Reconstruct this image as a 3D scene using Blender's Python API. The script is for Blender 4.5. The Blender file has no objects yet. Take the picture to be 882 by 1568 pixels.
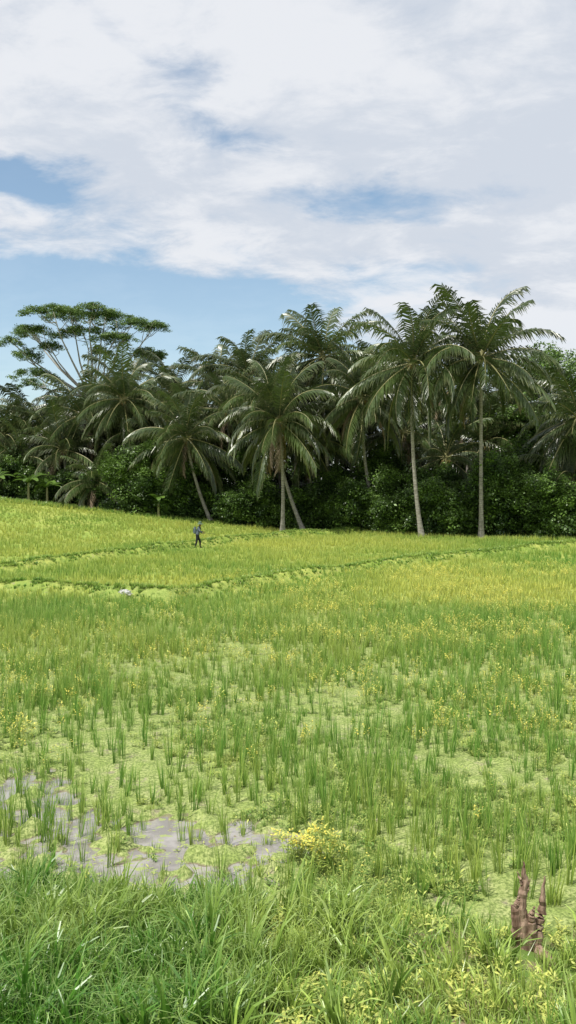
import bpy, math, random, bmesh
import numpy as np
from mathutils import Vector, noise, Euler
R=random.Random(7)
scene=bpy.context.scene
rad=math.radians
def sm(a,b,x):
    t=min(1,max(0,(x-a)/(b-a))); return t*t*(3-2*t)
def nz(x,y,s,o=0.0): return noise.noise(Vector((x*s+o,y*s-o,o*1.7)))
# ---------------------------------------------------------------- terrain
BUND_A=[(-40,33),(-25,38),(-13.9,43),(-6.4,60.5),(2.2,76),(7,79),(30,81)]
BUND_B=[(-12,35.6),(-7.7,34.4),(-4.5,32.2),(-1.1,37.5),(3.85,43.9),(10.7,51.9),(20,62),(34,70)]
def pdist2(p,x,y):
    best=1e9; sg=1
    for (ax,ay),(bx,by) in zip(p[:-1],p[1:]):
        dx,dy=bx-ax,by-ay
        t=((x-ax)*dx+(y-ay)*dy)/(dx*dx+dy*dy); t=min(1,max(0,t))
        d=math.hypot(x-ax-t*dx,y-ay-t*dy)
        if d<best: best=d; sg=1 if dx*(y-ay)-dy*(x-ax)>0 else -1
    return best,sg
def pdist(p,x,y): return pdist2(p,x,y)[0]
PUD=[(-3.7,11.4,.8,1.3),(-2.4,9.9,.9,.6),(-1.2,9.6,.8,.5),(-0.1,9.8,.4,.7),(-3.3,10.3,.7,.5),(-5.5,12,1.2,1.0),(-1.9,10.6,1.5,.6),(-2.9,9.3,1.5,.4)]
def bankedge(x): return 8.3-0.12*x+0.22*nz(x,0,.6,3)
def puddle(x,y):
    return min(1,sum(math.exp(-((x-a)/c)**2-((y-b)/d)**2) for a,b,c,d in PUD))
def gz(x,y):
    z=0.05
    if 25<y<95 and abs(x)<45:
        da,sa=pdist2(BUND_A,x,y); db,sb=pdist2(BUND_B,x,y)
        w=.36+.14*nz(x,y,.5,5)
        z+=(0.46+.16*nz(x,y,.35,2))*math.exp(-(da/w)**2)+(0.38+.18*nz(x,y,.35,6))*math.exp(-(db/w)**2)
    z+=0.105*min(60,max(0,-x))*sm(59,87,y)
    if y<30:
        z+=0.03*nz(x,y,2.2)+0.025*nz(x,y,6,2)
        z-=0.12*puddle(x,y)*(0.50+1.6*nz(x,y,2.3,8)+1.5*nz(x,y,5,3))
    e=bankedge(x)
    if y<e+.4:
        t=e-y
        z+= 0.17*max(0,t)+0.5*max(0,t-2.9)+0.05*nz(x,y,1.5,4)*sm(-.4,.5,t)+.05*sm(-.4,.4,t)
        z=min(z,2.45)
    return z
def axis(lo,hi,step,far,g=1.13):
    a=list(np.arange(lo,hi,step)); s=step; v=hi
    up=[]
    while v<far: up.append(v); s*=g; v+=s
    return a,up
fa,up=axis(-6,6,.08,1200,1.09)
xs=[-v for v in up][::-1]+[v for v in fa if v>-5.97]+up
ya=list(np.arange(3,14,.08)); v=14; s=.08
while v<90: ya.append(v); s=min(s*1.05,.38); v+=s
while v<2500: ya.append(v); s*=1.15; v+=s
ys=[-1500,-400,-100,-30,-10,-3,0,1,2]+ya
verts=[(x,y,gz(x,y)) for y in ys for x in xs]
nx=len(xs); faces=[(j*nx+i,j*nx+i+1,(j+1)*nx+i+1,(j+1)*nx+i) for j in range(len(ys)-1) for i in range(nx-1)]
gm=bpy.data.meshes.new("rice_field_ground"); gm.from_pydata(verts,[],faces); gm.update()
gm.polygons.foreach_set("use_smooth",[True]*len(gm.polygons))
ground=bpy.data.objects.new("rice_field_ground",gm); scene.collection.objects.link(ground)

# ---------------------------------------------------------------- material helpers
class NT:
    def __init__(s,nt): s.nt=nt; s.nt.nodes.clear()
    def n(s,t,**k):
        nd=s.nt.nodes.new(t)
        for a,b in k.items(): setattr(nd,a,b)
        return nd
    def put(s,sock,v):
        if isinstance(v,bpy.types.NodeSocket): s.nt.links.new(v,sock)
        elif v is not None:
            if isinstance(v,(tuple,list)) and len(v)==3 and sock.type=='RGBA': v=(*v,1)
            sock.default_value=v
    def m(s,op,a,b=None,c=None,clamp=False):
        nd=s.n('ShaderNodeMath',operation=op,use_clamp=clamp)
        s.put(nd.inputs[0],a); s.put(nd.inputs[1],b); s.put(nd.inputs[2],c); return nd.outputs[0]
    def mix(s,f,a,b,bt='MIX'):
        nd=s.n('ShaderNodeMix',data_type='RGBA',blend_type=bt)
        s.put(nd.inputs[0],f); s.put(nd.inputs[6],a); s.put(nd.inputs[7],b); return nd.outputs[2]
    def noise(s,vec,scale,detail=4,rough=.55,dist=0):
        nd=s.n('ShaderNodeTexNoise'); s.put(nd.inputs['Vector'],vec)
        nd.inputs['Scale'].default_value=scale; nd.inputs['Detail'].default_value=detail
        nd.inputs['Roughness'].default_value=rough; nd.inputs['Distortion'].default_value=dist
        return nd.outputs[0]
    def ss(s,v,a,b,o0=0.0,o1=1.0):
        nd=s.n('ShaderNodeMapRange',interpolation_type='SMOOTHSTEP')
        s.put(nd.inputs[0],v)
        for i,q in enumerate((a,b,o0,o1)): nd.inputs[i+1].default_value=q
        return nd.outputs[0]
    def attr(s,name,t='GEOMETRY'):
        nd=s.n('ShaderNodeAttribute',attribute_name=name,attribute_type=t); return nd.outputs['Fac']
def newmat(name):
    m=bpy.data.materials.new(name); m.use_nodes=True; return m,NT(m.node_tree)
def leafmat(name,A,B,tip=None,rough=.5,trans=.3,var=.5,base_dark=.5,spec=.4):
    m,t=newmat(name)
    tint=t.m('ADD',t.attr('tint','INSTANCER'),t.attr('tint')); h=t.attr('hgt'); r=t.attr('rnd')
    c=t.mix(t.m('ADD',tint,t.m('MULTIPLY',t.m('SUBTRACT',r,.5),.35),clamp=True),A,B)
    if tip: c=t.mix(t.ss(h,.65,1.0,0,.7),c,tip)
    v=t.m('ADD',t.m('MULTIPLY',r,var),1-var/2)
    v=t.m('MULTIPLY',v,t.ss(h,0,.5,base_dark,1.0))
    cc=t.n('ShaderNodeVectorMath',operation='SCALE'); t.put(cc.inputs[0],c); t.put(cc.inputs[3],v)
    col=cc.outputs[0]
    p=t.n('ShaderNodeBsdfPrincipled'); t.put(p.inputs['Base Color'],col); p.inputs['Roughness'].default_value=rough
    p.inputs['Specular IOR Level'].default_value=spec
    o=t.n('ShaderNodeOutputMaterial')
    if trans>0:
        tr=t.n('ShaderNodeBsdfTranslucent'); t.put(tr.inputs[0],col)
        mx=t.n('ShaderNodeMixShader'); mx.inputs[0].default_value=trans
        t.nt.links.new(p.outputs[0],mx.inputs[1]); t.nt.links.new(tr.outputs[0],mx.inputs[2])
        t.nt.links.new(mx.outputs[0],o.inputs[0])
    else: t.nt.links.new(p.outputs[0],o.inputs[0])
    return m
def solid(name,c1,c2,scale=8,rough=.8,bump=.3,stretch=(1,1,1),spec=.3):
    m,t=newmat(name); tc=t.n('ShaderNodeTexCoord'); mp=t.n('ShaderNodeMapping'); mp.inputs['Scale'].default_value=stretch
    t.put(mp.inputs[0],tc.outputs['Object']); n=t.noise(mp.outputs[0],scale,6,.6)
    p=t.n('ShaderNodeBsdfPrincipled'); t.put(p.inputs['Base Color'],t.mix(t.ss(n,.3,.7),c1,c2))
    p.inputs['Roughness'].default_value=rough; p.inputs['Specular IOR Level'].default_value=spec
    b=t.n('ShaderNodeBump'); b.inputs['Strength'].default_value=bump; b.inputs['Distance'].default_value=.03
    t.put(b.inputs['Height'],n); t.put(p.inputs['Normal'],b.outputs[0])
    o=t.n('ShaderNodeOutputMaterial'); t.nt.links.new(p.outputs[0],o.inputs[0]); return m
# ground material
m,t=newmat("paddy_soil_and_algae")
g=t.n('ShaderNodeNewGeometry'); pos=g.outputs['Position']; sp=t.n('ShaderNodeSeparateXYZ'); t.put(sp.inputs[0],pos)
n1=t.noise(pos,.35,5,.6); n2=t.noise(pos,3.0,6,.65); n3=t.noise(pos,28,5,.7); n4=t.noise(pos,9,4,.6)
algae=t.mix(t.ss(n2,.35,.65),(.29,.37,.10),(.43,.47,.19))
algae=t.mix(t.ss(n3,.38,.62),(.13,.18,.045),algae)
farc=t.mix(t.ss(n1,.4,.6),(.24,.34,.05),(.38,.42,.09))
farc=t.mix(t.ss(n2,.3,.6),(.18,.25,.05),farc)
c=t.mix(t.ss(sp.outputs[1],22,40),algae,farc)
mud=t.mix(t.ss(n4,.3,.7),(.15,.12,.085),(.30,.25,.19))
mudmask=t.m('MAXIMUM',t.ss(t.m('ADD',sp.outputs[2],t.m('MULTIPLY',n4,.05)),.05,.03),t.ss(t.m('ADD',n2,t.m('MULTIPLY',n4,.4)),.78,.92,0,.75))
c=t.mix(mudmask,c,mud)
bank=t.mix(t.ss(n2,.45,.6),(.12,.2,.035),(.22,.17,.10))
c=t.mix(t.ss(sp.outputs[1],8.3,7.8),c,bank)
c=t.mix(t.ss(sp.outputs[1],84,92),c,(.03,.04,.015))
p=t.n('ShaderNodeBsdfPrincipled'); t.put(p.inputs['Base Color'],c); p.inputs['Roughness'].default_value=.8; p.inputs['Specular IOR Level'].default_value=.25
b=t.n('ShaderNodeBump'); b.inputs['Strength'].default_value=.6; b.inputs['Distance'].default_value=.03; t.put(b.inputs['Height'],t.m('ADD',n3,n4)); t.put(p.inputs['Normal'],b.outputs[0])
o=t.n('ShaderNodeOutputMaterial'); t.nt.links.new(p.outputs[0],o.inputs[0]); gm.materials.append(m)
# water
m,t=newmat("muddy_water"); g=t.n('ShaderNodeNewGeometry'); gp=g.outputs['Position']
film=t.ss(t.noise(gp,7,6,.65),.53,.60)
wc_=t.mix(t.ss(t.noise(gp,2.5,5),.4,.6),(.20,.185,.165),(.32,.30,.28))  # muddy greys, lightened to paint the bright sky reflection into the base colour
p=t.n('ShaderNodeBsdfPrincipled'); t.put(p.inputs['Base Color'],t.mix(film,wc_,(.28,.33,.12)))
t.put(p.inputs['Roughness'],t.m('ADD',.05,t.m('MULTIPLY',film,.6))); p.inputs['IOR'].default_value=1.45
b=t.n('ShaderNodeBump'); b.inputs['Strength'].default_value=.2; b.inputs['Distance'].default_value=.01; t.put(b.inputs['Height'],t.noise(gp,14,3)); t.put(p.inputs['Normal'],b.outputs[0])
o=t.n('ShaderNodeOutputMaterial'); t.nt.links.new(p.outputs[0],o.inputs[0])
wm=bpy.data.meshes.new("paddy_water"); wm.from_pydata([(-12,7.6,.006),(12,7.6,.006),(12,24,.006),(-12,24,.006)],[],[(0,1,2,3)]); wm.materials.append(m)
scene.collection.objects.link(bpy.data.objects.new("paddy_water",wm))

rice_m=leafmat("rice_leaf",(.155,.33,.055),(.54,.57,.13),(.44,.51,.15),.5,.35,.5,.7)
weed_m=leafmat("weed_leaf",(.17,.32,.07),(.48,.52,.12),(.56,.58,.15),.5,.3,.5,.85)
flower_m=leafmat("yellow_flower",(.78,.68,.14),(.8,.7,.13),None,.6,.3,.3,1)
grass_m=leafmat("bank_grass_leaf",(.10,.27,.03),(.40,.52,.11),(.38,.50,.15),.36,.35,.65,.3,.6)
dry_m=leafmat("dry_grass",(.36,.31,.17),(.46,.4,.22),None,.7,.2,.5,.6)
palm_m=leafmat("palm_leaflet",(.066,.104,.030),(.14,.17,.055),(.21,.22,.10),.36,.25,1.0,.9,.75)
dead_m=leafmat("dead_palm_frond",(.25,.19,.12),(.30,.22,.13),None,.7,.15,.6,1)
rach_m=leafmat("palm_rachis",(.26,.25,.11),(.28,.26,.12),None,.5,0,.3,1)
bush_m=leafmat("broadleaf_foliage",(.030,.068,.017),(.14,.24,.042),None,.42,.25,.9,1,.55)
alb_m=leafmat("albizia_leaflets",(.08,.15,.035),(.17,.26,.07),None,.5,.3,.8,1)
ban_m=leafmat("banana_leaf",(.10,.18,.03),(.20,.29,.06),None,.4,.35,.6,1)
trunk_m=solid("coconut_trunk_bark",(.17,.155,.13),(.37,.35,.31),3,.9,.5,(1,1,5))
bark_m=solid("pale_branch_bark",(.34,.32,.28),(.50,.48,.43),3,.9,.3)
stump_m=solid("weathered_dead_wood",(.13,.075,.05),(.42,.30,.22),9,.85,1.0,(3,3,.45))
nut_m=solid("coconut_husk",(.16,.14,.03),(.25,.16,.05),4,.5,.1)

# ---------------------------------------------------------------- mesh builder
class MB:
    def __init__(s): s.v=[];s.f=[];s.mi=[];s.h=[];s.r=[]
    def strip(s,pts,side,widths,mi,rnd,hs):
        b=len(s.v)
        for p,w,h,sd in zip(pts,widths,hs,side):
            s.v.append(tuple(p-sd*w)); s.v.append(tuple(p+sd*w)); s.h+= [h,h]; s.r+=[rnd,rnd]
        for i in range(len(pts)-1):
            s.f.append((b+2*i,b+2*i+1,b+2*i+3,b+2*i+2)); s.mi.append(mi)
    def tube(s,pts,rs,mi,n=7,rnd=.5,cap=True):
        b=len(s.v)
        for i,p in enumerate(pts):
            d=(pts[min(i+1,len(pts)-1)]-pts[max(i-1,0)]).normalized()
            u=d.cross(Vector((0,0,1))) if abs(d.z)<.95 else d.cross(Vector((1,0,0)))
            u.normalize(); w=d.cross(u)
            for k in range(n):
                a=2*math.pi*k/n; s.v.append(tuple(p+(u*math.cos(a)+w*math.sin(a))*rs[i])); s.h.append(1); s.r.append(rnd)
        for i in range(len(pts)-1):
            for k in range(n):
                s.f.append((b+i*n+k,b+i*n+(k+1)%n,b+(i+1)*n+(k+1)%n,b+(i+1)*n+k)); s.mi.append(mi)
        if cap: s.f.append(tuple(b+(len(pts)-1)*n+k for k in range(n))); s.mi.append(mi)
    def ball(s,c,r,mi,rnd=.5,sz=1.0,n=8,mm=5):
        b=len(s.v)
        for j in range(mm+1):
            th=math.pi*(j+.02)/(mm+.04)
            for k in range(n):
                a=2*math.pi*k/n
                s.v.append((c[0]+r*math.sin(th)*math.cos(a),c[1]+r*math.sin(th)*math.sin(a),c[2]+r*sz*math.cos(th))); s.h.append(1); s.r.append(rnd)
        for j in range(mm):
            for k in range(n): s.f.append((b+j*n+k,b+(j+1)*n+k,b+(j+1)*n+(k+1)%n,b+j*n+(k+1)%n)); s.mi.append(mi)
    def mesh(s,name,mats,smooth=False):
        me=bpy.data.meshes.new(name); me.from_pydata(s.v,[],s.f)
        for m in mats: me.materials.append(m)
        me.polygons.foreach_set("material_index",s.mi)
        if smooth: me.polygons.foreach_set("use_smooth",[True]*len(s.f))
        for nm,d in (("hgt",s.h),("rnd",s.r)):
            a=me.attributes.new(nm,'FLOAT','POINT'); a.data.foreach_set("value",d)
        me.update(); return me
def link(name,me,loc=(0,0,0),parent=None):
    ob=bpy.data.objects.new(name,me); ob.location=loc; scene.collection.objects.link(ob); ob.parent=parent; return ob

def tuft(n,h,spread,width,lean,segs=3,mats=1,drymix=0):
    b=MB()
    for i in range(n):
        a=R.uniform(0,6.28); d=Vector((math.cos(a),math.sin(a),0)); s0=Vector((-d.y,d.x,0))
        ph=R.uniform(-.8,.8); sd=(s0*math.cos(ph)+d*math.sin(ph)).normalized()
        p=d*R.uniform(0,spread); L=h*R.uniform(.5,1.1); le=lean*R.uniform(.15,1.3)
        pts=[];ws=[];hs=[]
        for k in range(segs+1):
            tt=k/segs; ang=le*(tt**1.5)+.06; pts.append(p.copy())
            ws.append(width*(1-tt**2)*.5+.0006); hs.append(tt)
            p=p+(d*math.sin(ang)+Vector((0,0,1))*math.cos(ang))*L/segs
        mi=1 if R.random()<drymix else 0
        b.strip(pts,[sd]*len(pts),ws,mi,R.random(),hs)
    return b
def weed(n,h,leaf,flower=0,spread=.05):
    b=MB()
    for q in range(n):
        a=R.uniform(0,6.28); d=Vector((math.cos(a),math.sin(a),0)); p=d*R.uniform(0,spread)
        hh=h*R.uniform(.5,1.1); tip=p+d*hh*R.uniform(.05,.4)+Vector((0,0,hh))
        b.strip([p,(p+tip)/2,tip],[Vector((-d.y,d.x,0))]*3,[.004,.003,.002],0,.3,[.3,.3,.3])
        nl=R.randint(7,12)
        for i in range(nl):
            tt=(i+.8)/nl; c=p.lerp(tip,tt); aa=i*2.4+R.random(); dd=Vector((math.cos(aa),math.sin(aa),R.uniform(.1,.9))).normalized()
            sd=dd.cross(Vector((0,0,1))).normalized(); l=leaf*R.uniform(.6,1.2)
            b.strip([c,c+dd*l*.5,c+dd*l-Vector((0,0,l*.15))],[sd]*3,[.001,l*.15,.001],0,R.random(),[tt]*3)
        for i in range(flower):
            c=tip+Vector((R.uniform(-.05,.05),R.uniform(-.05,.05),R.uniform(-.12,.03)))
            aa=R.uniform(0,6.28); dd=Vector((math.cos(aa),math.sin(aa),R.uniform(-.2,.8))).normalized(); sd=dd.cross(Vector((0,0,1))).normalized()
            b.strip([c,c+dd*.016,c+dd*.032],[sd]*3,[.003,.012,.002],1,R.random(),[1]*3)
    return b
def leafball(n,r,ls,flat=1.0,wf=.32):
    b=MB()
    for i in range(n):
        v=Vector((R.gauss(0,1),R.gauss(0,1),R.gauss(0,1))).normalized()*r*(R.random()**.45); v.z*=flat
        d=Vector((R.gauss(0,1),R.gauss(0,1),R.gauss(0,.6)-.2)).normalized()
        sd=d.cross(Vector((R.gauss(0,.5),R.gauss(0,.5),1))).normalized(); l=ls*R.uniform(.6,1.3)
        b.strip([v,v+d*l*.5,v+d*l-Vector((0,0,l*.15))],[sd]*3,[.004,l*wf,.004],0,R.random(),[1]*3)
    return b
def coll(name,items):
    c=bpy.data.collections.new(name)
    for i,(nm,b,ms) in enumerate(items):
        o=bpy.data.objects.new(nm,b.mesh(nm,ms)); c.objects.link(o)
    return c
def instancer(name,pts,c,parent=None,realize=False):
    a=np.array(pts,dtype=np.float64); n=len(a)
    me=bpy.data.meshes.new(name); me.vertices.add(n); me.vertices.foreach_set("co",a[:,:3].ravel().astype(np.float32))
    q=me.attributes.new("rot",'FLOAT_VECTOR','POINT'); q.data.foreach_set("vector",a[:,3:6].ravel().astype(np.float32))
    q=me.attributes.new("scl",'FLOAT_VECTOR','POINT'); q.data.foreach_set("vector",np.stack([a[:,6],a[:,6],a[:,7]],1).ravel().astype(np.float32))
    q=me.attributes.new("idx",'INT','POINT'); q.data.foreach_set("value",a[:,8].astype(np.int32))
    q=me.attributes.new("tint",'FLOAT','POINT'); q.data.foreach_set("value",a[:,9].astype(np.float32))
    me.update(); ob=link(name,me,parent=parent)
    ng=bpy.data.node_groups.new(name+"_scatter",'GeometryNodeTree')
    ng.interface.new_socket("Geometry",in_out='INPUT',socket_type='NodeSocketGeometry'); ng.interface.new_socket("Geometry",in_out='OUTPUT',socket_type='NodeSocketGeometry')
    N=ng.nodes.new; L=ng.links.new
    gi=N('NodeGroupInput'); go=N('NodeGroupOutput'); iop=N('GeometryNodeInstanceOnPoints'); ci=N('GeometryNodeCollectionInfo')
    ci.inputs['Collection'].default_value=c; ci.inputs['Separate Children'].default_value=True; ci.inputs['Reset Children'].default_value=True
    def na(nm,ty):
        k=N('GeometryNodeInputNamedAttribute'); k.data_type=ty; k.inputs['Name'].default_value=nm
        return [o for o in k.outputs if o.enabled and o.name=='Attribute'][0]
    e=N('FunctionNodeEulerToRotation')
    L(na("rot",'FLOAT_VECTOR'),e.inputs[0]); L(e.outputs[0],iop.inputs['Rotation']); L(na("scl",'FLOAT_VECTOR'),iop.inputs['Scale'])
    iop.inputs['Pick Instance'].default_value=True; L(na("idx",'INT'),iop.inputs['Instance Index'])
    L(gi.outputs[0],iop.inputs['Points']); L(ci.outputs[0],iop.inputs['Instance'])
    if realize:
        rz=N('GeometryNodeRealizeInstances'); L(iop.outputs[0],rz.inputs[0]); L(rz.outputs[0],go.inputs[0])
    else: L(iop.outputs[0],go.inputs[0])
    md=ob.modifiers.new("scatter",'NODES'); md.node_group=ng; return ob

# ---------------------------------------------------------------- rice
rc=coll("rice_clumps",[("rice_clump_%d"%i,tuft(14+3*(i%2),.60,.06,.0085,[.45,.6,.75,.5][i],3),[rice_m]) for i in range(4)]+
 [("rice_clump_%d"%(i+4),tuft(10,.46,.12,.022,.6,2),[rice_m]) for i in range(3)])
pts=[]
FX,FY=-6.1,59.6
y=8.4
while y<88:
    sp=.205 if y<30 else .26+.0020*(y-30)
    hw=.345*y+1.5
    x=-hw
    while x<hw:
        X=x+R.uniform(-.48,.48)*sp; Y=y+R.uniform(-.48,.48)*sp; x+=sp
        e=bankedge(X)
        if Y<e+.15: continue
        dens=.53+.7*nz(X,Y,.45,1)+.5*nz(X,Y,1.3,6)
        if Y>17: dens+=.12*sm(17,24,Y)
        if Y>30: dens+=.2
        if Y<30: dens-=.30*puddle(X,Y)
        if R.random()>dens: continue
        if Y>28:
            da,sa=pdist2(BUND_A,X,Y); db,sb=pdist2(BUND_B,X,Y); d=min(da,db)
            if d<.45 : continue
            if (da<1.3 and sa<0) or (db<1.0 and sb<0):
                if R.random()<.6: continue
        if Y>44 and ((X+15)/4)**2+((Y-50)/2.5)**2<1 and R.random()<.85: continue
        if abs(X-FX)<1.2 and -3.5<Y-FY<1 and R.random()<.8: continue
        edge=84-0.68*X if X>0 else 86
        if Y>edge-1: continue
        n_=nz(X,Y,.13,2); 
        if Y>42: ti=.60+.7*n_
        elif Y>30: ti=.45+.9*n_+.3*sm(0,6,X)
        elif Y>20: ti=.2+.6*n_
        else: ti=.15+.5*n_
        ti+=.25*nz(X,Y,1.1,13)
        if Y>60 and X<-4: ti-=.05
        ti=min(1,max(0,ti+R.uniform(-.15,.15)))
        hgt=R.uniform(.55,1.15)*(1+.5*nz(X,Y,.5,9))
        far=Y>30
        pts.append((X,Y,gz(X,Y)-.02,R.uniform(-.12,.12),R.uniform(-.12,.12),R.uniform(0,6.28),R.uniform(.8,1.25)*(1.1 if far else 1),hgt*(.9 if far else 1),R.randint(4,6) if far else R.randint(0,3),ti))
    y+=sp
print("rice",len(pts)); 
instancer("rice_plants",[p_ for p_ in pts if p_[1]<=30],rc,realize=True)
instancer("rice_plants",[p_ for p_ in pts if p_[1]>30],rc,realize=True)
# weeds
wc=coll("paddy_weeds_protos",[("weed_0",weed(3,.20,.08),[weed_m,flower_m]),("weed_1",weed(5,.11,.05,0,.12),[weed_m,flower_m]),
 ("weed_2",weed(2,.50,.07,7,.06),[weed_m,flower_m]),("weed_3",weed(3,.42,.08,3,.08),[weed_m,flower_m]),("weed_4",tuft(12,.16,.09,.007,.9,2),[weed_m])])
pts=[]
for i in range(16000):
    u=R.random(); Y=8.4+ (u**1.5)*26; X=R.uniform(-1,1)*(.345*Y+1)
    if Y<bankedge(X)-.1: continue
    if nz(X,Y,.8,11)+.5*nz(X,Y,2.5,4)+.25*R.random()<.08: continue
    if puddle(X,Y)>.45 and R.random()<.6: continue
    yel=sm(0,.35,nz(X,Y,.22,15)+.05)
    k=R.choice([0,1,1,1,1,4,4,4]) if R.random()>.004+.012*yel else R.choice([2,3,3])
    s=R.uniform(.5,1.1)
    pts.append((X,Y,gz(X,Y)-.01,0,0,R.uniform(0,6.28),s,s,k,min(1,max(0,.15+.4*yel+R.uniform(-.2,.3)))))
for i in range(5200):
    Y=R.uniform(22,46); X=R.uniform(-.2*Y,.345*Y+1)
    if R.random()>sm(-.3*Y,.2*Y,X): continue
    if nz(X,Y,.35,21)+.8*nz(X,Y,1.3,3)<.0+.2*R.random(): continue
    if pdist(BUND_B,X,Y)<.6: continue
    s=R.uniform(.7,1.25); pts.append((X,Y,gz(X,Y),0,0,R.uniform(0,6.28),s,s*1.2,R.choice([2,3,2]),R.uniform(.6,1)))
for i in range(2000):
    Y=R.uniform(14,34); X=R.uniform(-.345*Y-1,.345*Y+1)
    if nz(X,Y,.5,31)+.7*R.random()<.33: continue
    s=R.uniform(.7,1.1); pts.append((X,Y,gz(X,Y),0,0,R.uniform(0,6.28),s,s*1.1,R.choice([2,2,3]),R.uniform(.5,1)))
instancer("paddy_weeds",pts,wc)
hb=coll("flowering_herb_protos",[("herb_0",weed(6,.5,.10,8,.09),[weed_m,flower_m]),("herb_1",weed(6,.4,.10,4,.10),[weed_m,flower_m])])
pts=[(.38+R.gauss(0,.14),9.6+R.gauss(0,.14),.04,R.uniform(-.3,.3),R.uniform(-.3,.3),R.uniform(0,6.28),.95,.9,R.randint(0,1),R.uniform(.4,1)) for i in range(8)]
instancer("yellow_flowering_herb",pts,hb)
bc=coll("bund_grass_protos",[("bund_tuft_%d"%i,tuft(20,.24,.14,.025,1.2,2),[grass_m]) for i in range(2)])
pts=[]
for P in (BUND_A,BUND_B):
    for (ax,ay),(bx,by) in zip(P[:-1],P[1:]):
        L=math.hypot(bx-ax,by-ay)
        for i in range(int(L*34)):
            q=R.random(); g_=R.gauss(0,.32); X=ax+(bx-ax)*q+g_*(by-ay)/L; Y=ay+(by-ay)*q-g_*(bx-ax)/L; s=R.uniform(.5,1.1)
            pts.append((X,Y,gz(X,Y)-.02,0,0,R.uniform(0,6.28),s,s*.8,R.randint(0,1),min(1,max(0,.5+.5*nz(X,Y,.8,2)+R.uniform(-.15,.25)-(.3 if g_>.25 else 0)))))  # tufts on the bund's lower side tinted darker: its shadowed edge as colour
for i in range(2500):
    X=R.uniform(-36,36); Y=(85.5 if X<0 else 84.5-.68*X)+R.uniform(-2.5,1.5); Y=max(Y,62) ; s=R.uniform(.8,2)
    pts.append((X,Y,gz(X,Y)-.02,0,0,R.uniform(0,6.28),s,s*.8,R.randint(0,1),R.uniform(.1,.6)))
instancer("bund_grass",pts,bc)
gc=coll("bank_grass_protos",[("bank_tuft_0",tuft(20,.48,.08,.012,1.5,4,2,.02),[grass_m,dry_m]),("bank_tuft_1",tuft(18,.36,.09,.015,1.9,4,2,.03),[grass_m,dry_m]),
 ("bank_tuft_2",tuft(24,.2,.10,.008,1.5,3,2,.14),[grass_m,dry_m]),("bank_tuft_3",tuft(11,.56,.06,.024,2.1,5,2,0),[grass_m,dry_m]),("bank_weed_4",weed(5,.2,.08),[weed_m,flower_m])])
SX,SY=2.08,7.6
pts=[]
for i in range(6000):
    X=R.uniform(-4.0,4.0); Y=R.uniform(5.3,9.4); e=bankedge(X)
    if Y>e+.25+.35*nz(X,0,2,5): continue
    left=sm(.7,-1.1,X+.9*nz(X,Y,1,1)); n_=nz(X,Y,.9,7)+.5*nz(X,Y,2.6,2)
    if left<.5 and n_>.12 and R.random()<.6: continue
    if abs(X-SX)<.3 and SY-.9<Y<SY+.25 and R.random()<.8: continue
    if R.random()<left+.08: k=R.choice([0,0,1,1,3,3]); s=R.uniform(.6,1.2)*(1+.4*nz(X,Y,1.2,3))
    else: k=R.choice([2,2,2,1,4,2]); s=R.uniform(.6,1.0)
    if Y>e-.1 : s*=.75
    pts.append((X,Y,gz(X,Y)-.02,R.uniform(-.3,.3),R.uniform(-.3,.3),R.uniform(0,6.28),s,s,k,min(1,max(0,.25+.9*nz(X,Y,1.1,12)+R.uniform(-.25,.25)+.3*(1-left)))))
instancer("bank_grass",pts,gc,realize=True)

# ---------------------------------------------------------------- palms
def frond_proto(e0,droop,L,nl=52,dead=False):
    b=MB(); N=14; p=Vector((0,0,0)); P=[];D=[]
    for k in range(N+1):
        tt=k/N; e=max(e0-droop*tt**1.6,-1.45); d=Vector((math.cos(e),0,math.sin(e))); P.append(p.copy()); D.append(d); p=p+d*L/N
    b.tube(P,[.065*(1-.85*k/N) for k in range(N+1)],1,4,R.random(),False)
    yv=Vector((0,1,0)); tw=R.uniform(-.2,.4)
    for sgn in (-1,1):
        for i in range(nl):
            if R.random()<.03: continue
            tt=.10+.90*(i+R.random()*.6)/nl; f=tt*N; k=min(int(f),N-1); q=P[k].lerp(P[k+1],f-k); d=D[k]
            l=1.38*(math.sin(math.pi*(.16+.72*tt))**.6)*R.uniform(.75,1.15)*(L/5.5)
            hang=R.uniform(.3,1.1)*(1.6 if dead else 1)
            nrm=Vector((-d.z,0,d.x))
            v=(yv*sgn+d*(.6+.7*tt)+nrm*tw).normalized()
            v1=(v-Vector((0,0,hang*.45))).normalized(); v2=(v-Vector((0,0,hang*2.1))).normalized()
            a=q+v1*l*.5; c=a+v2*l*.5; sd=(d*.8+nrm*.3).normalized()
            b.strip([q,a,c],[sd]*3,[.032,.052,.006],0,R.random(),[.2,.6,1])
    return b
class PA: pass
def toarr(b,mimap):
    o=PA(); o.v=np.array(b.v); o.f=np.array(b.f); o.mi=np.array([mimap[i] for i in b.mi]); o.h=np.array(b.h); o.r=np.array(b.r); return o
protos=[]
for e in [80,74,68,62,54,45,36,26,15,3,-10,-24,-38,-52]:
    for j in range(2):
        er=rad(e)
        if e>58: dr=R.uniform(.6,1.5)
        elif e>30: dr=R.uniform(1.0,1.7)
        elif e>0: dr=R.uniform(1.0,1.6)
        else: dr=R.uniform(.6,1.1)
        protos.append((e,toarr(frond_proto(er,dr,5.6),{0:0,1:1})))
deadp=[toarr(frond_proto(rad(-45),.9,4.6,34,True),{0:2,1:2}) for _ in range(2)]
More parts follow.
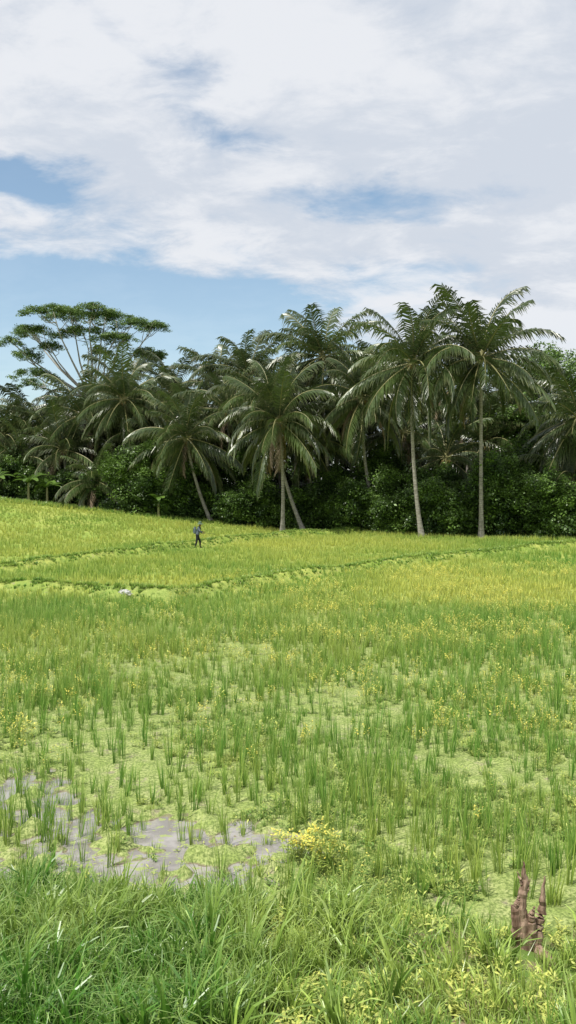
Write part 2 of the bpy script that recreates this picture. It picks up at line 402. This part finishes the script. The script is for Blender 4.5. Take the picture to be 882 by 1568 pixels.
def palm(name,bx,by,cx,cy,cz,nf=26,sc=1.0,dead=2,lo=-55):
    bz=gz(bx,by)-.1; H=cz-bz
    b=MB(); P=[];Rs=[]
    c0=Vector((bx,by,bz)); c1=Vector((cx,cy,cz))
    ctl=Vector((bx+(cx-bx)*.75+R.uniform(-.6,.6),by+(cy-by)*.75,bz+H*.45))
    for k in range(15):
        tt=k/14; P.append(c0*(1-tt)**2+ctl*2*tt*(1-tt)+c1*tt*tt); Rs.append((.17+.13*math.exp(-tt*12))*(1-.35*tt)+.008*(k%2))
    b.tube(P,Rs,3,9,R.random())
    for i in range(R.randint(5,9)):
        a=R.uniform(0,6.28); b.ball((cx+.35*math.cos(a),cy+.35*math.sin(a),cz-.35-R.random()*.35),.14,4,R.random(),1.2,7,4)
    b.tube([c1+Vector((0,0,-.4)),c1+Vector((0,0,.1)),c1+Vector((0,0,.6))],[.16,.24,.08],1,7)
    V=[np.array(b.v)];F=[list(f) for f in b.f];MI=list(b.mi);Hh=[np.array(b.h)];Rr=[np.array(b.r)]; off=len(b.v)
    a0=R.uniform(0,6.28); lx,ly=rad(R.uniform(-9,9)),rad(R.uniform(-9,9))
    seq=[(82-(82-lo)*((i+.5)/nf)**.95+R.uniform(-7,7),False) for i in range(nf)]+[(-50,True)]*dead
    E2=np.array(Euler((lx,ly,0)).to_matrix())
    for i,(e,dd) in enumerate(seq):
        if dd: pr=R.choice(deadp)
        else: pr=min(protos,key=lambda q:abs(q[0]-e)+R.uniform(0,9))[1]
        a=a0+i*2.399+R.uniform(-.4,.4); s=sc*R.uniform(.84,1.14)
        roll=R.uniform(-.35,.35)
        E=np.array(Euler((roll,0,a),'XYZ').to_matrix())
        v=pr.v*s@E.T@E2.T+np.array([cx,cy,cz]); V.append(v)
        F+=(pr.f+off).tolist(); MI+=pr.mi.tolist(); Hh.append(pr.h); rr=R.uniform(-.3,.3); Rr.append(np.clip(pr.r*.5+.25+rr,0,1)); off+=len(v)
    me=bpy.data.meshes.new(name); me.from_pydata(np.concatenate(V).tolist(),[],F)
    for m in (palm_m,rach_m,dead_m,trunk_m,nut_m): me.materials.append(m)
    me.polygons.foreach_set("material_index",MI)
    for nm,d in (("hgt",np.concatenate(Hh)),("rnd",np.concatenate(Rr))):
        q=me.attributes.new(nm,'FLOAT','POINT'); q.data.foreach_set("value",d.astype(np.float32))
    me.update(); return link(name,me)
T="coconut_palm"
PL=[
(15.5,71,15.4,71,14.4,36,1.14,2),(10.9,72,10.1,72,14.2,34,1.08,2),(8.3,80,6.7,80,12.2,32,1.05,3),(4.7,84,3.3,84,16.4,32,1.08,2),
(-.5,78,-.75,78,9.9,32,1.05,4),(1.5,79,-1.6,80.5,11.9,28,1.0,2),(-3.6,92,-4.1,92,15.8,28,1.05,1),(-7,94,-7.5,94,14.8,28,1.0,1),
(-7.2,84,-9.6,84,8.8,32,1.0,3),(-16,90,-16.6,90,13.0,34,1.08,2),(-21,95,-21.9,95,11.8,30,1.05,2),(-27,100,-27.3,100,10.4,30,1.05,2),
(-30,97,-31.2,97,9.6,28,1.0,1),(-12.5,98,-12.9,98,14.4,28,1.0,1),(24.6,74,24.2,74,9.9,34,1.12,2),(16,86,15.8,86,13.6,28,1.05,1),
(10,90,9.9,90,15.2,28,1.05,1),(.5,90,.9,90,13.4,28,1.05,2),(-5.5,88,-5.9,88,11.6,28,1.05,3),(-14,92,-14.3,92,9.6,28,1.0,2),
(21,84,21.6,84,10.6,28,1.0,1),(5,88,5.1,88,10.4,28,1.05,3),(14,80,14.2,80,6.8,22,.9,0),(23.6,73,23.6,73.5,4.8,20,.85,1),
(-18.5,87,-18.9,87,4.8,20,.85,1),(-23,92,-23.2,92,8.0,26,1.0,2),(-28.5,94,-28.6,94,7.0,24,.95,2),(-10,90,-10.5,91,11.8,26,1.0,1),
(-35,96,-36,96,12,22,.95,1),(31,72,31,72,12.5,24,1,1),(-1,94,-1.4,94,13.6,26,1.05,1),
(18.5,92,19,92,12.0,24,1.05,1),(-33,99,-33.5,99,7.5,22,.95,2),(2,86,2.2,86,8.6,24,.95,3),
(-19.4,96,-19.2,96,9.0,26,1.0,1),(-8,96,-8.3,96,9.6,26,1.0,1),(-3.5,97,-3,97,11.0,26,1.0,1),(7.6,92,7.4,92,11.6,26,1.05,1),(13,92,12.6,92,11.6,26,1.05,1),
(-25,103,-24.6,103,10.8,26,1.0,0),(-16,99,-16.4,99,9.0,24,1.0,1),(-11.5,88,-12,88,7.2,24,.95,2),(3.0,95,3.4,95,12.4,24,1.05,0),(10.5,84,10.9,84,9.2,24,.95,2),(18,82,18.2,82,8.2,24,.95,1),(-30.5,103,-30,103,11.6,24,1,0),
(12,96,12.3,96,14.2,24,1.0,0),(15.5,97,15.5,97,13.0,24,1.0,0),(-19,101,-19.4,101,12.4,24,1.0,0)]
for a in PL: palm(T,*a[:5],nf=a[5],sc=a[6],dead=a[7])

# ---------------------------------------------------------------- broadleaf masses
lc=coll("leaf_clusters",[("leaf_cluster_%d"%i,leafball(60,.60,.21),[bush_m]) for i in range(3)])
def blob(pts,cx,cy,cz,rx,ry,rz,n,s0,tb,tv=.25,shell=.6,zmin=None):
    for i in range(n):
        v=Vector((R.gauss(0,1),R.gauss(0,1),R.gauss(0,1))).normalized()
        k=(shell+(1-shell)*R.random())*(1+.5*noise.noise(v*1.9+Vector((cx,cy,0)))+.35*noise.noise(v*5+Vector((cx,cy,0))))
        X,Y,Z=cx+v.x*rx*k,cy+v.y*ry*k,cz+v.z*rz*k
        if Z<gz(X,Y)+.1: continue
        s=s0*R.uniform(.5,1.3)
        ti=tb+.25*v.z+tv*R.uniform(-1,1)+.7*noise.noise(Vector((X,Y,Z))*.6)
        pts.append((X,Y,Z,R.uniform(-.6,.6),R.uniform(-.6,.6),R.uniform(0,6.28),s,s*.85,R.randint(0,2),min(1,max(0,ti))))
def shrub(cx,cy,w,h,tb,n=None):
    pts=[]; g0=gz(cx,cy); rx=w/2; rz=h*.58
    n=n or int(17*rx*(rx+rz)+40)
    blob(pts,cx,cy,g0+h*.42,rx,min(rx,2.6),rz,n,1.0,tb)
    for j in range(7):
        a=R.uniform(-1,1); blob(pts,cx+a*rx*1.0,cy-R.uniform(0,1.4),g0+h*R.uniform(.15,1.05),rx*.42,1.2,rz*.36,n//6,.85,tb+R.uniform(-.1,.45))
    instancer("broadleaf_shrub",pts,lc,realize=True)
SH=[(-14.6,86,6,6.4,.55),(-18.5,88,4,3.0,.3),(-11.3,85,4.5,4.5,.3),(-8.5,86,3.5,3.2,.35),(-4.6,84,5,3.6,.3),(-2,84,4,3.5,.3),(2.5,83,4.5,3.8,.3),
(6.5,80,5.5,4.6,.5),(9.6,77,4,3.0,.45),(13.2,74,4.6,3.8,.4),(12.3,78,5,5.5,.2),(17.6,73,6,7.0,.42),(21.6,70.5,5,4.8,.48),(20.5,76,5,7.4,.35),(26,70,5,5.5,.35),(30,70,6,6,.3),
(-22.5,91,4,3.2,.25),(-26.5,92,4,2.8,.3),(-31,92,5,3.4,.3),(-37,94,7,6,.3),(15.4,74.5,4,2.6,.4),(4.4,84,4,5.5,.2),(-6,88,6,7,.2),(8.5,84,6,7.5,.2)]
for s in SH: shrub(*s)
pts=[]
for i in range(42):
    X=-58+i*2.75; Y=103-.22*max(0,X)+R.uniform(-3,3)
    top=R.uniform(9.5,13)-(2.6 if X<-18 else 0); g0=gz(X,Y)
    blob(pts,X,Y,g0+top*.45,3.2,2.4,top*.55,90,2.1,.15,.2,.5)
for i in range(30):
    X=-54+i*3.5; Y=93-.26*max(0,X)+R.uniform(-2,2); g0=gz(X,Y); top=R.uniform(3.5,6.5)
    blob(pts,X,Y,g0+top*.4,2.6,1.8,top*.55,50,1.6,.15,.2,.5)
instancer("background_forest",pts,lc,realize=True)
def btree(name,bx,by,cz,r,rz,tb,n=380):
    e=bpy.data.objects.new(name,None); scene.collection.objects.link(e)
    b=MB(); g0=gz(bx,by); base=Vector((bx,by,g0-.1)); fork=Vector((bx+.3,by,g0+(cz-g0)*.55))
    b.tube([base,base.lerp(fork,.5)+Vector((.1,0,0)),fork],[.38,.3,.25],0,9)
    pts=[]
    for i in range(8):
        a=i*.785+R.random(); q=Vector((bx+math.cos(a)*r*.6,by+math.sin(a)*r*.6,cz+R.uniform(-.3,.6)*rz))
        b.tube([fork,fork.lerp(q,.5)+Vector((0,0,.4)),q],[.16,.1,.04],0,6)
        blob(pts,q.x,q.y,q.z,r*.5,r*.5,rz*.5,n//8,1.1,tb)
    link("trunk_and_limbs",b.mesh("trunk_and_limbs",[bark_m],True),parent=e)
    instancer("crown_foliage",pts,lc,e,realize=True)
btree("broadleaf_tree",26.5,88,14.3,4.2,3.6,.75)
btree("broadleaf_tree",9.2,102,17.0,3.6,3.2,.45)
btree("broadleaf_tree",33,84,13,4.0,4,.5)
btree("broadleaf_tree",21.5,82,9.0,3.4,3.0,.4)

ac=coll("albizia_clusters",[("albizia_cluster_%d"%i,leafball(60,.66,.15,.28,.42),[alb_m]) for i in range(3)])
e=bpy.data.objects.new("albizia_umbrella_tree",None); scene.collection.objects.link(e)
b=MB(); D=105; tx=-23.2; g0=gz(tx,D)
fork=Vector((tx,D,14.5)); b.tube([Vector((tx+.6,D,g0-.1)),Vector((tx+.3,D,8)),fork],[.45,.36,.28],0,10)
pads=[(-6.0,22.3,2.4),(-3.4,24.4,3.0),(2.0,24.3,3.0),(5.4,23.0,2.6),(-.8,22.6,3.2),(3.4,21.5,2.4),(-7.0,19.6,1.8),(-6.0,17.4,2.2),(7.0,20.0,1.8),(-4.2,20.6,1.6),(7.9,22.6,1.6),(-8.0,23.4,1.3),(.5,20.6,1.2),(-7.9,17.0,1.6),(8.0,19.6,1.5),(5.6,18.8,1.3),(-2.5,24.7,2.4),(.8,24.9,2.2),(-8.6,21.2,1.2)]
pts=[]
for (dx,z,r) in pads:
    dy=R.uniform(-4.0,4.0); c=Vector((tx+dx,D+dy,z-.35))
    mid=fork.lerp(c,.45)+Vector((dx*.08,0,-.2+.1*abs(dx)*.3))
    mid2=fork.lerp(c,.75)+Vector((R.uniform(-.4,.4),0,-.25))
    b.tube([fork,mid,mid2,c],[.15,.10,.07,.035],0,6)
    for j in range(6):
        a=R.uniform(0,6.28); q=c+Vector((math.cos(a)*r*.8,math.sin(a)*r*.6,R.uniform(.1,.45)))
        b.tube([mid2.lerp(c,R.random()),(mid2+q)/2+Vector((0,0,.05)),q],[.045,.035,.015],0,5)
    for i in range(int(20*r*r+16)):
        a=R.uniform(0,6.28); k=math.sqrt(R.random())*(1+.4*math.sin(3*a+dx))
        X=c.x+math.cos(a)*r*k; Y=c.y+math.sin(a)*r*.75*k; Z=c.z+.45-.55*k*k+R.uniform(-.35,.25)
        if noise.noise(Vector((X,Y,z))*.9)<-.18: continue
        s=R.uniform(.5,1.2); pts.append((X,Y,Z,R.uniform(-.25,.25),R.uniform(-.25,.25),R.uniform(0,6.28),s,s,R.randint(0,2),R.random()))
link("trunk_and_branches",b.mesh("trunk_and_branches",[bark_m],True),parent=e)
instancer("crown_foliage",pts,ac,e,realize=True)

def banana(x,y,h):
    b=MB(); g0=gz(x,y); b.tube([Vector((0,0,-.1)),Vector((0,0,h*.3)),Vector((0,0,h*.55))],[.14,.11,.07],1,8)
    for i in range(9):
        a=i*2.4+R.random(); d=Vector((math.cos(a),math.sin(a),0)); p=Vector((0,0,h*.5)); L=h*.62; el=R.uniform(.6,1.3); dr=R.uniform(1.2,2.0)
        P=[];W=[];Hs=[]
        for k in range(9):
            tt=k/8; P.append(p.copy()); W.append(.04+.24*math.sin(math.pi*min(1,tt*.97))**.6); Hs.append(tt)
            an=el-dr*tt; p=p+(d*math.cos(an)+Vector((0,0,1))*math.sin(an))*L/8
        b.strip(P,[Vector((-d.y,d.x,.25)).normalized()]*9,W,0,R.random(),Hs)
    link("banana_plant",b.mesh("banana_plant",[ban_m,rach_m]),(x,y,g0))
for a in [(-25.6,87.5,3.6),(-23.9,88,3.0),(-29,88,3.4),(-20,86.8,3.0),(-12.2,83.6,3.0),(11.8,74.4,2.6),(-31.5,88,3.6)]: banana(*a)

# ---------------------------------------------------------------- stump
b=MB(); g0=gz(SX,SY)
def prong(pts,rs):
    P=[Vector(p) for p in pts]; Q=[];S=[]
    for i in range(len(P)-1):
        for k in range(7):
            tt=k/7; Q.append(P[i].lerp(P[i+1],tt)+Vector((R.gauss(0,.004),R.gauss(0,.004),0))); S.append((rs[i]*(1-tt)+rs[i+1]*tt)*R.uniform(.9,1.1))
    Q.append(P[-1]); S.append(rs[-1]); b.tube(Q,S,0,10)
prong([(-.01,0,-.1),(-.02,0,.12),(-.06,0,.32),(-.02,.01,.52),(-.035,.01,.68)],[.085,.07,.05,.028,.006])
prong([(.0,0,.0),(-.09,-.02,.15),(-.11,-.02,.34),(-.07,-.02,.42)],[.06,.045,.03,.008])
prong([(.05,0,-.1),(.08,0,.14),(.12,.01,.30),(.145,.02,.56)],[.075,.05,.035,.006])
prong([(.0,0,.0),(.03,-.03,.14),(.02,-.04,.27),(.045,-.05,.35)],[.06,.045,.032,.008])
prong([(-.03,0,.46),(-.06,0,.53),(-.085,0,.61)],[.02,.012,.004])
prong([(-.04,0,.38),(.0,0,.47),(.02,0,.55)],[.02,.012,.004])
prong([(-.05,-.02,.0),(-.15,-.08,-.02),(-.2,-.1,-.1)],[.05,.035,.02])
prong([(.05,-.02,.02),(.14,-.1,-.02),(.2,-.14,-.1)],[.05,.035,.02])
so=link("dead_tree_stump",b.mesh("dead_tree_stump",[stump_m],False),(SX,SY,g0)); so.scale=(1.05,1.05,1.12)

bm=bmesh.new(); bmesh.ops.create_icosphere(bm,subdivisions=3,radius=.3)
for v in bm.verts:
    k=1+.5*noise.noise(v.co*7)+.3*noise.noise(v.co*16); v.co=Vector((v.co.x*1.15*k,v.co.y*.8*k,max(-.05,v.co.z*.6*k+.06)))
me=bpy.data.meshes.new("plastic_sack"); bm.to_mesh(me); bm.free(); me.materials.append(solid("white_plastic",(.40,.40,.38),(.6,.6,.58),12,.45,.5))
so=link("plastic_sack",me,(-5.95,32.4,gz(-5.95,32.4)+.2)); so.rotation_euler=(0,.3,.4); so.scale=(.62,.62,.7)

# ---------------------------------------------------------------- farmer
fz=gz(FX,FY)-.02
far=bpy.data.objects.new("farmer",None); far.location=(FX,FY,fz); scene.collection.objects.link(far)
V=[];E=[];Rd=[]
def a(p,r,par=None):
    V.append(p); Rd.append(r); 
    if par is not None: E.append((par,len(V)-1))
    return len(V)-1
pel=a((0,0,.92),.15); sp1=a((.04,0,1.1),.15,pel); ch=a((.10,0,1.32),.17,sp1); nk=a((.15,0,1.46),.06,ch); h1=a((.18,0,1.54),.08,nk); h2=a((.19,0,1.63),.09,h1); a((.18,0,1.69),.07,h2)
hands=[]
for s in (-1,1):
    sh=a((.10,s*.19,1.39),.07,ch); el=a((.14+.06*s*-1,s*.27,1.13),.052,sh); wr=a((.38,s*.20,1.06+.04*s),.033,el); pm=a((.44,s*.18,1.06+.04*s),.036,wr)
    hands.append((.46,s*.17,1.06+.04*s))
    hp=a((.0,s*.10,.84),.105,pel); kn=a((.07+.10*s,s*.12,.47),.075,hp); an=a((.02+.16*s,s*.12,.09),.052,kn); a((.14+.16*s,s*.13,.03),.045,an)
me=bpy.data.meshes.new("body"); me.from_pydata(V,E,[]); bo=link("body",me)
md=bo.modifiers.new("skin",'SKIN')
for i,sv in enumerate(me.skin_vertices[0].data): sv.radius=(Rd[i],Rd[i]); sv.use_root=(i==0)
md2=bo.modifiers.new("sub",'SUBSURF'); md2.levels=2; md2.render_levels=2
dg=bpy.context.evaluated_depsgraph_get(); nm=bpy.data.meshes.new_from_object(bo.evaluated_get(dg)); bo.modifiers.clear(); bo.data=nm
skin=solid("tanned_skin",(.22,.12,.075),(.26,.15,.09),5,.6,.05); shirt=solid("dark_blue_patterned_shirt",(.02,.03,.045),(.16,.20,.24),9,.8,.1); tro=solid("dark_trousers",(.012,.014,.018),(.03,.03,.035),5,.85,.1)
for m in (shirt,tro,skin): nm.materials.append(m)
for p in nm.polygons:
    c=p.center; p.use_smooth=True; p.material_index=2 if (c.z>1.47 or (c.x>.36 and c.z>.9)) else (1 if c.z<.93 else 0)
bo.parent=far
b=MB()
for (hx,hy,hz) in hands:
    for k in range(4):
        o=Vector((hx,hy,hz))+Vector((-.005+.0,(k-1.5)*.02,.01)); l=[.032,.037,.034,.027][k]
        b.tube([o,o+Vector((l,0,.005)),o+Vector((l*1.5,0,-.02)),o+Vector((l*1.0,0,-.045))],[.010,.0095,.009,.007],0,6)
    s=1 if hy>0 else -1; o=Vector((hx-.03,hy-s*.03,hz)); b.tube([o,o+Vector((.03,-s*.02,.0)),o+Vector((.055,-s*.01,-.02))],[.011,.010,.008],0,6)
b.tube([Vector((.255,0,1.63)),Vector((.285,0,1.595)),Vector((.262,0,1.585))],[.008,.014,.006],0,6)
for s in (-1,1): b.ball((.185,s*.088,1.61),.02,0,.5,1.5,6,4); b.ball((.258,s*.032,1.625),.010,1)
b.tube([Vector((.258,-.025,1.555)),Vector((.266,0,1.556)),Vector((.258,.025,1.555))],[.004,.007,.004],1,5)
link("hands_and_face",b.mesh("hands_and_face",[skin,tro],True),parent=far)
n=20; prof=[(0.002,.17),(.06,.165),(.10,.13),(.115,.06),(.12,.03),(.2,.0),(.24,-.03)]
vs=[];fs=[]
for r,z in prof:
    for k in range(n):
        an=2*math.pi*k/n; vs.append((.185+r*math.cos(an),r*math.sin(an),1.655+z))
for j in range(len(prof)-1):
    for k in range(n): fs.append((j*n+k,(j+1)*n+k,(j+1)*n+(k+1)%n,j*n+(k+1)%n))
me=bpy.data.meshes.new("hat"); me.from_pydata(vs,[],fs); me.materials.append(solid("olive_hat_cloth",(.05,.09,.05),(.12,.17,.11),10,.8,.1)); 
for p in me.polygons: p.use_smooth=True
link("hat",me,parent=far)
bm=bmesh.new(); bmesh.ops.create_cube(bm,size=1); 
for v in bm.verts: v.co=Vector((v.co.x*.2-.17,v.co.y*.36,v.co.z*.42+1.2))
bmesh.ops.bevel(bm,geom=bm.edges[:],offset=.05,segments=3,affect='EDGES')
r=bmesh.ops.create_cone(bm,cap_ends=True,segments=16,radius1=.06,radius2=.06,depth=.06)
for v in r['verts']: v.co+=Vector((-.17,0,1.43))
me=bpy.data.meshes.new("sprayer_tank"); bm.to_mesh(me); bm.free(); me.materials.append(solid("blue_grey_plastic",(.06,.09,.11),(.16,.2,.23),6,.5,.05)); link("sprayer_tank",me,parent=far)
b=MB()
b.tube([Vector((.30,-.17,1.04)),Vector((.48,-.165,1.05)),Vector((1.15,-.12,.98)),Vector((1.22,-.12,.92))],[.013,.011,.008,.012],0,6)
b.tube([Vector((-.15,-.15,1.02)),Vector((-.05,-.3,.9)),Vector((.2,-.25,.93)),Vector((.31,-.17,1.04))],[.01]*4,0,6)
for s in (-1,1): b.tube([Vector((-.08,s*.12,1.4)),Vector((.1,s*.13,1.5)),Vector((.25,s*.12,1.35)),Vector((.18,s*.14,1.1)),Vector((-.06,s*.13,1.03))],[.014]*5,0,5)
link("spray_wand_and_straps",b.mesh("spray_wand_and_straps",[tro],True),parent=far)

# ---------------------------------------------------------------- sun, sky, camera
S=Vector((-.34,-.28,.90)).normalized()
sl=bpy.data.lights.new("sun",'SUN'); sl.energy=5.0; sl.angle=rad(.5); sl.color=(1,.955,.88); so=bpy.data.objects.new("sun",sl); so.rotation_euler=S.to_track_quat('Z','Y').to_euler(); so.location=(0,0,50); scene.collection.objects.link(so)
w=bpy.data.worlds.new("World"); scene.world=w; w.use_nodes=True; t=NT(w.node_tree)
sky=t.n('ShaderNodeTexSky',sky_type='NISHITA'); sky.sun_disc=False; sky.sun_elevation=math.asin(S.z); sky.sun_rotation=math.atan2(S.x,S.y); sky.air_density=1.0; sky.dust_density=.6; sky.ozone_density=1.5
tc=t.n('ShaderNodeTexCoord'); sp=t.n('ShaderNodeSeparateXYZ'); t.put(sp.inputs[0],tc.outputs['Generated'])
x,y,z=sp.outputs
az=t.m('MULTIPLY',t.m('ARCTAN2',x,y),57.2958); el=t.m('MULTIPLY',t.m('ARCSINE',z),57.2958)
zz=t.m('ADD',t.m('MAXIMUM',z,0.0),.22)
cv=t.n('ShaderNodeCombineXYZ'); t.put(cv.inputs[0],t.m('DIVIDE',x,zz)); t.put(cv.inputs[1],t.m('MULTIPLY',t.m('DIVIDE',y,zz),1.3)); cv.inputs[2].default_value=3.3
mp=t.n('ShaderNodeMapping'); mp.inputs['Rotation'].default_value=(0,0,.35); t.put(mp.inputs[0],cv.outputs[0]); cvec=mp.outputs[0]
w1=t.noise(cvec,1.6,5,.55); w2=t.n('ShaderNodeTexNoise'); t.put(w2.inputs['Vector'],cvec); w2.inputs['Scale'].default_value=2.3; w2.inputs['Detail'].default_value=6; w2.inputs['Roughness'].default_value=.6
ws=t.n('ShaderNodeSeparateColor'); t.put(ws.inputs[0],w2.outputs['Color'])
azw=t.m('ADD',az,t.m('MULTIPLY',t.m('SUBTRACT',ws.outputs[0],.5),16)); elw=t.m('ADD',el,t.m('MULTIPLY',t.m('SUBTRACT',ws.outputs[1],.5),7))
def blobn(a0,e0,ra,re,wt,tilt=0):
    dx=t.m('SUBTRACT',azw,a0); dy=t.m('SUBTRACT',elw,e0)
    if tilt: dy=t.m('SUBTRACT',dy,t.m('MULTIPLY',dx,tilt))
    q=t.m('ADD',t.m('POWER',t.m('ABSOLUTE',t.m('DIVIDE',dx,ra)),2.0),t.m('POWER',t.m('ABSOLUTE',t.m('DIVIDE',dy,re)),2.0))
    return t.m('MULTIPLY',t.m('EXPONENT',t.m('MULTIPLY',q,-1)),wt)
tot=None
for bb in [(-10,11.8,12.5,3.0,1.3,-.05),(-15,7.2,13,3.8,1.2,0),(-2,7.8,7.5,3.2,.95,0),(-15.5,18.0,5.5,1.4,.9,-.15),(-4.0,21.8,5.6,1.3,.58,-.28),(5.6,17.8,8.5,.9,.64,-.12),(-9.5,25.6,4.5,1.0,.4,-.45),(9,13.6,4.5,1.6,.42,0),(14,6.5,8,2.5,.4,0)]:
    q=blobn(*bb); tot=q if tot is None else t.m('ADD',tot,q)
fine=t.noise(cvec,5.5,8,.62,.3)
cover=t.m('SUBTRACT',t.m('ADD',.88,t.m('MULTIPLY',t.m('SUBTRACT',fine,.5),1.3)),tot)
cover=t.m('ADD',cover,t.m('MULTIPLY',t.m('SUBTRACT',w1,.5),.4))
al=t.m('MAXIMUM',t.m('MULTIPLY',t.ss(cover,-.1,.74),t.m('MULTIPLY',t.ss(el,-2,12,.6,1.0),.97)),t.ss(el,0,20,.28,.10))
shade=t.noise(cvec,1.3,8,.6)
k=10.0
ccol=t.mix(t.ss(t.m('ADD',shade,t.m('MULTIPLY',t.m('SUBTRACT',fine,.5),.8)),.36,.60),(.66*k,.71*k,.79*k),(.84*k,.86*k,.90*k))
hs=t.mix(1.0,sky.outputs[0],(1.5,1.6,1.5),'MULTIPLY')
fin=t.mix(al,hs,ccol)
bg=t.n('ShaderNodeBackground'); t.put(bg.inputs[0],fin); bg.inputs[1].default_value=.1
o=t.n('ShaderNodeOutputWorld'); t.nt.links.new(bg.outputs[0],o.inputs[0])
cam=bpy.data.cameras.new("camera"); cam.sensor_fit='VERTICAL'; cam.sensor_height=24; cam.lens=12/math.tan(rad(30)); cam.clip_end=5000; cam.clip_start=.05
co=bpy.data.objects.new("camera",cam); co.location=(0,0,4.2); co.rotation_euler=(rad(90-1.65),0,0); scene.collection.objects.link(co); scene.camera=co
scene.view_settings.view_transform='Standard'; scene.view_settings.look='None'; scene.view_settings.exposure=0
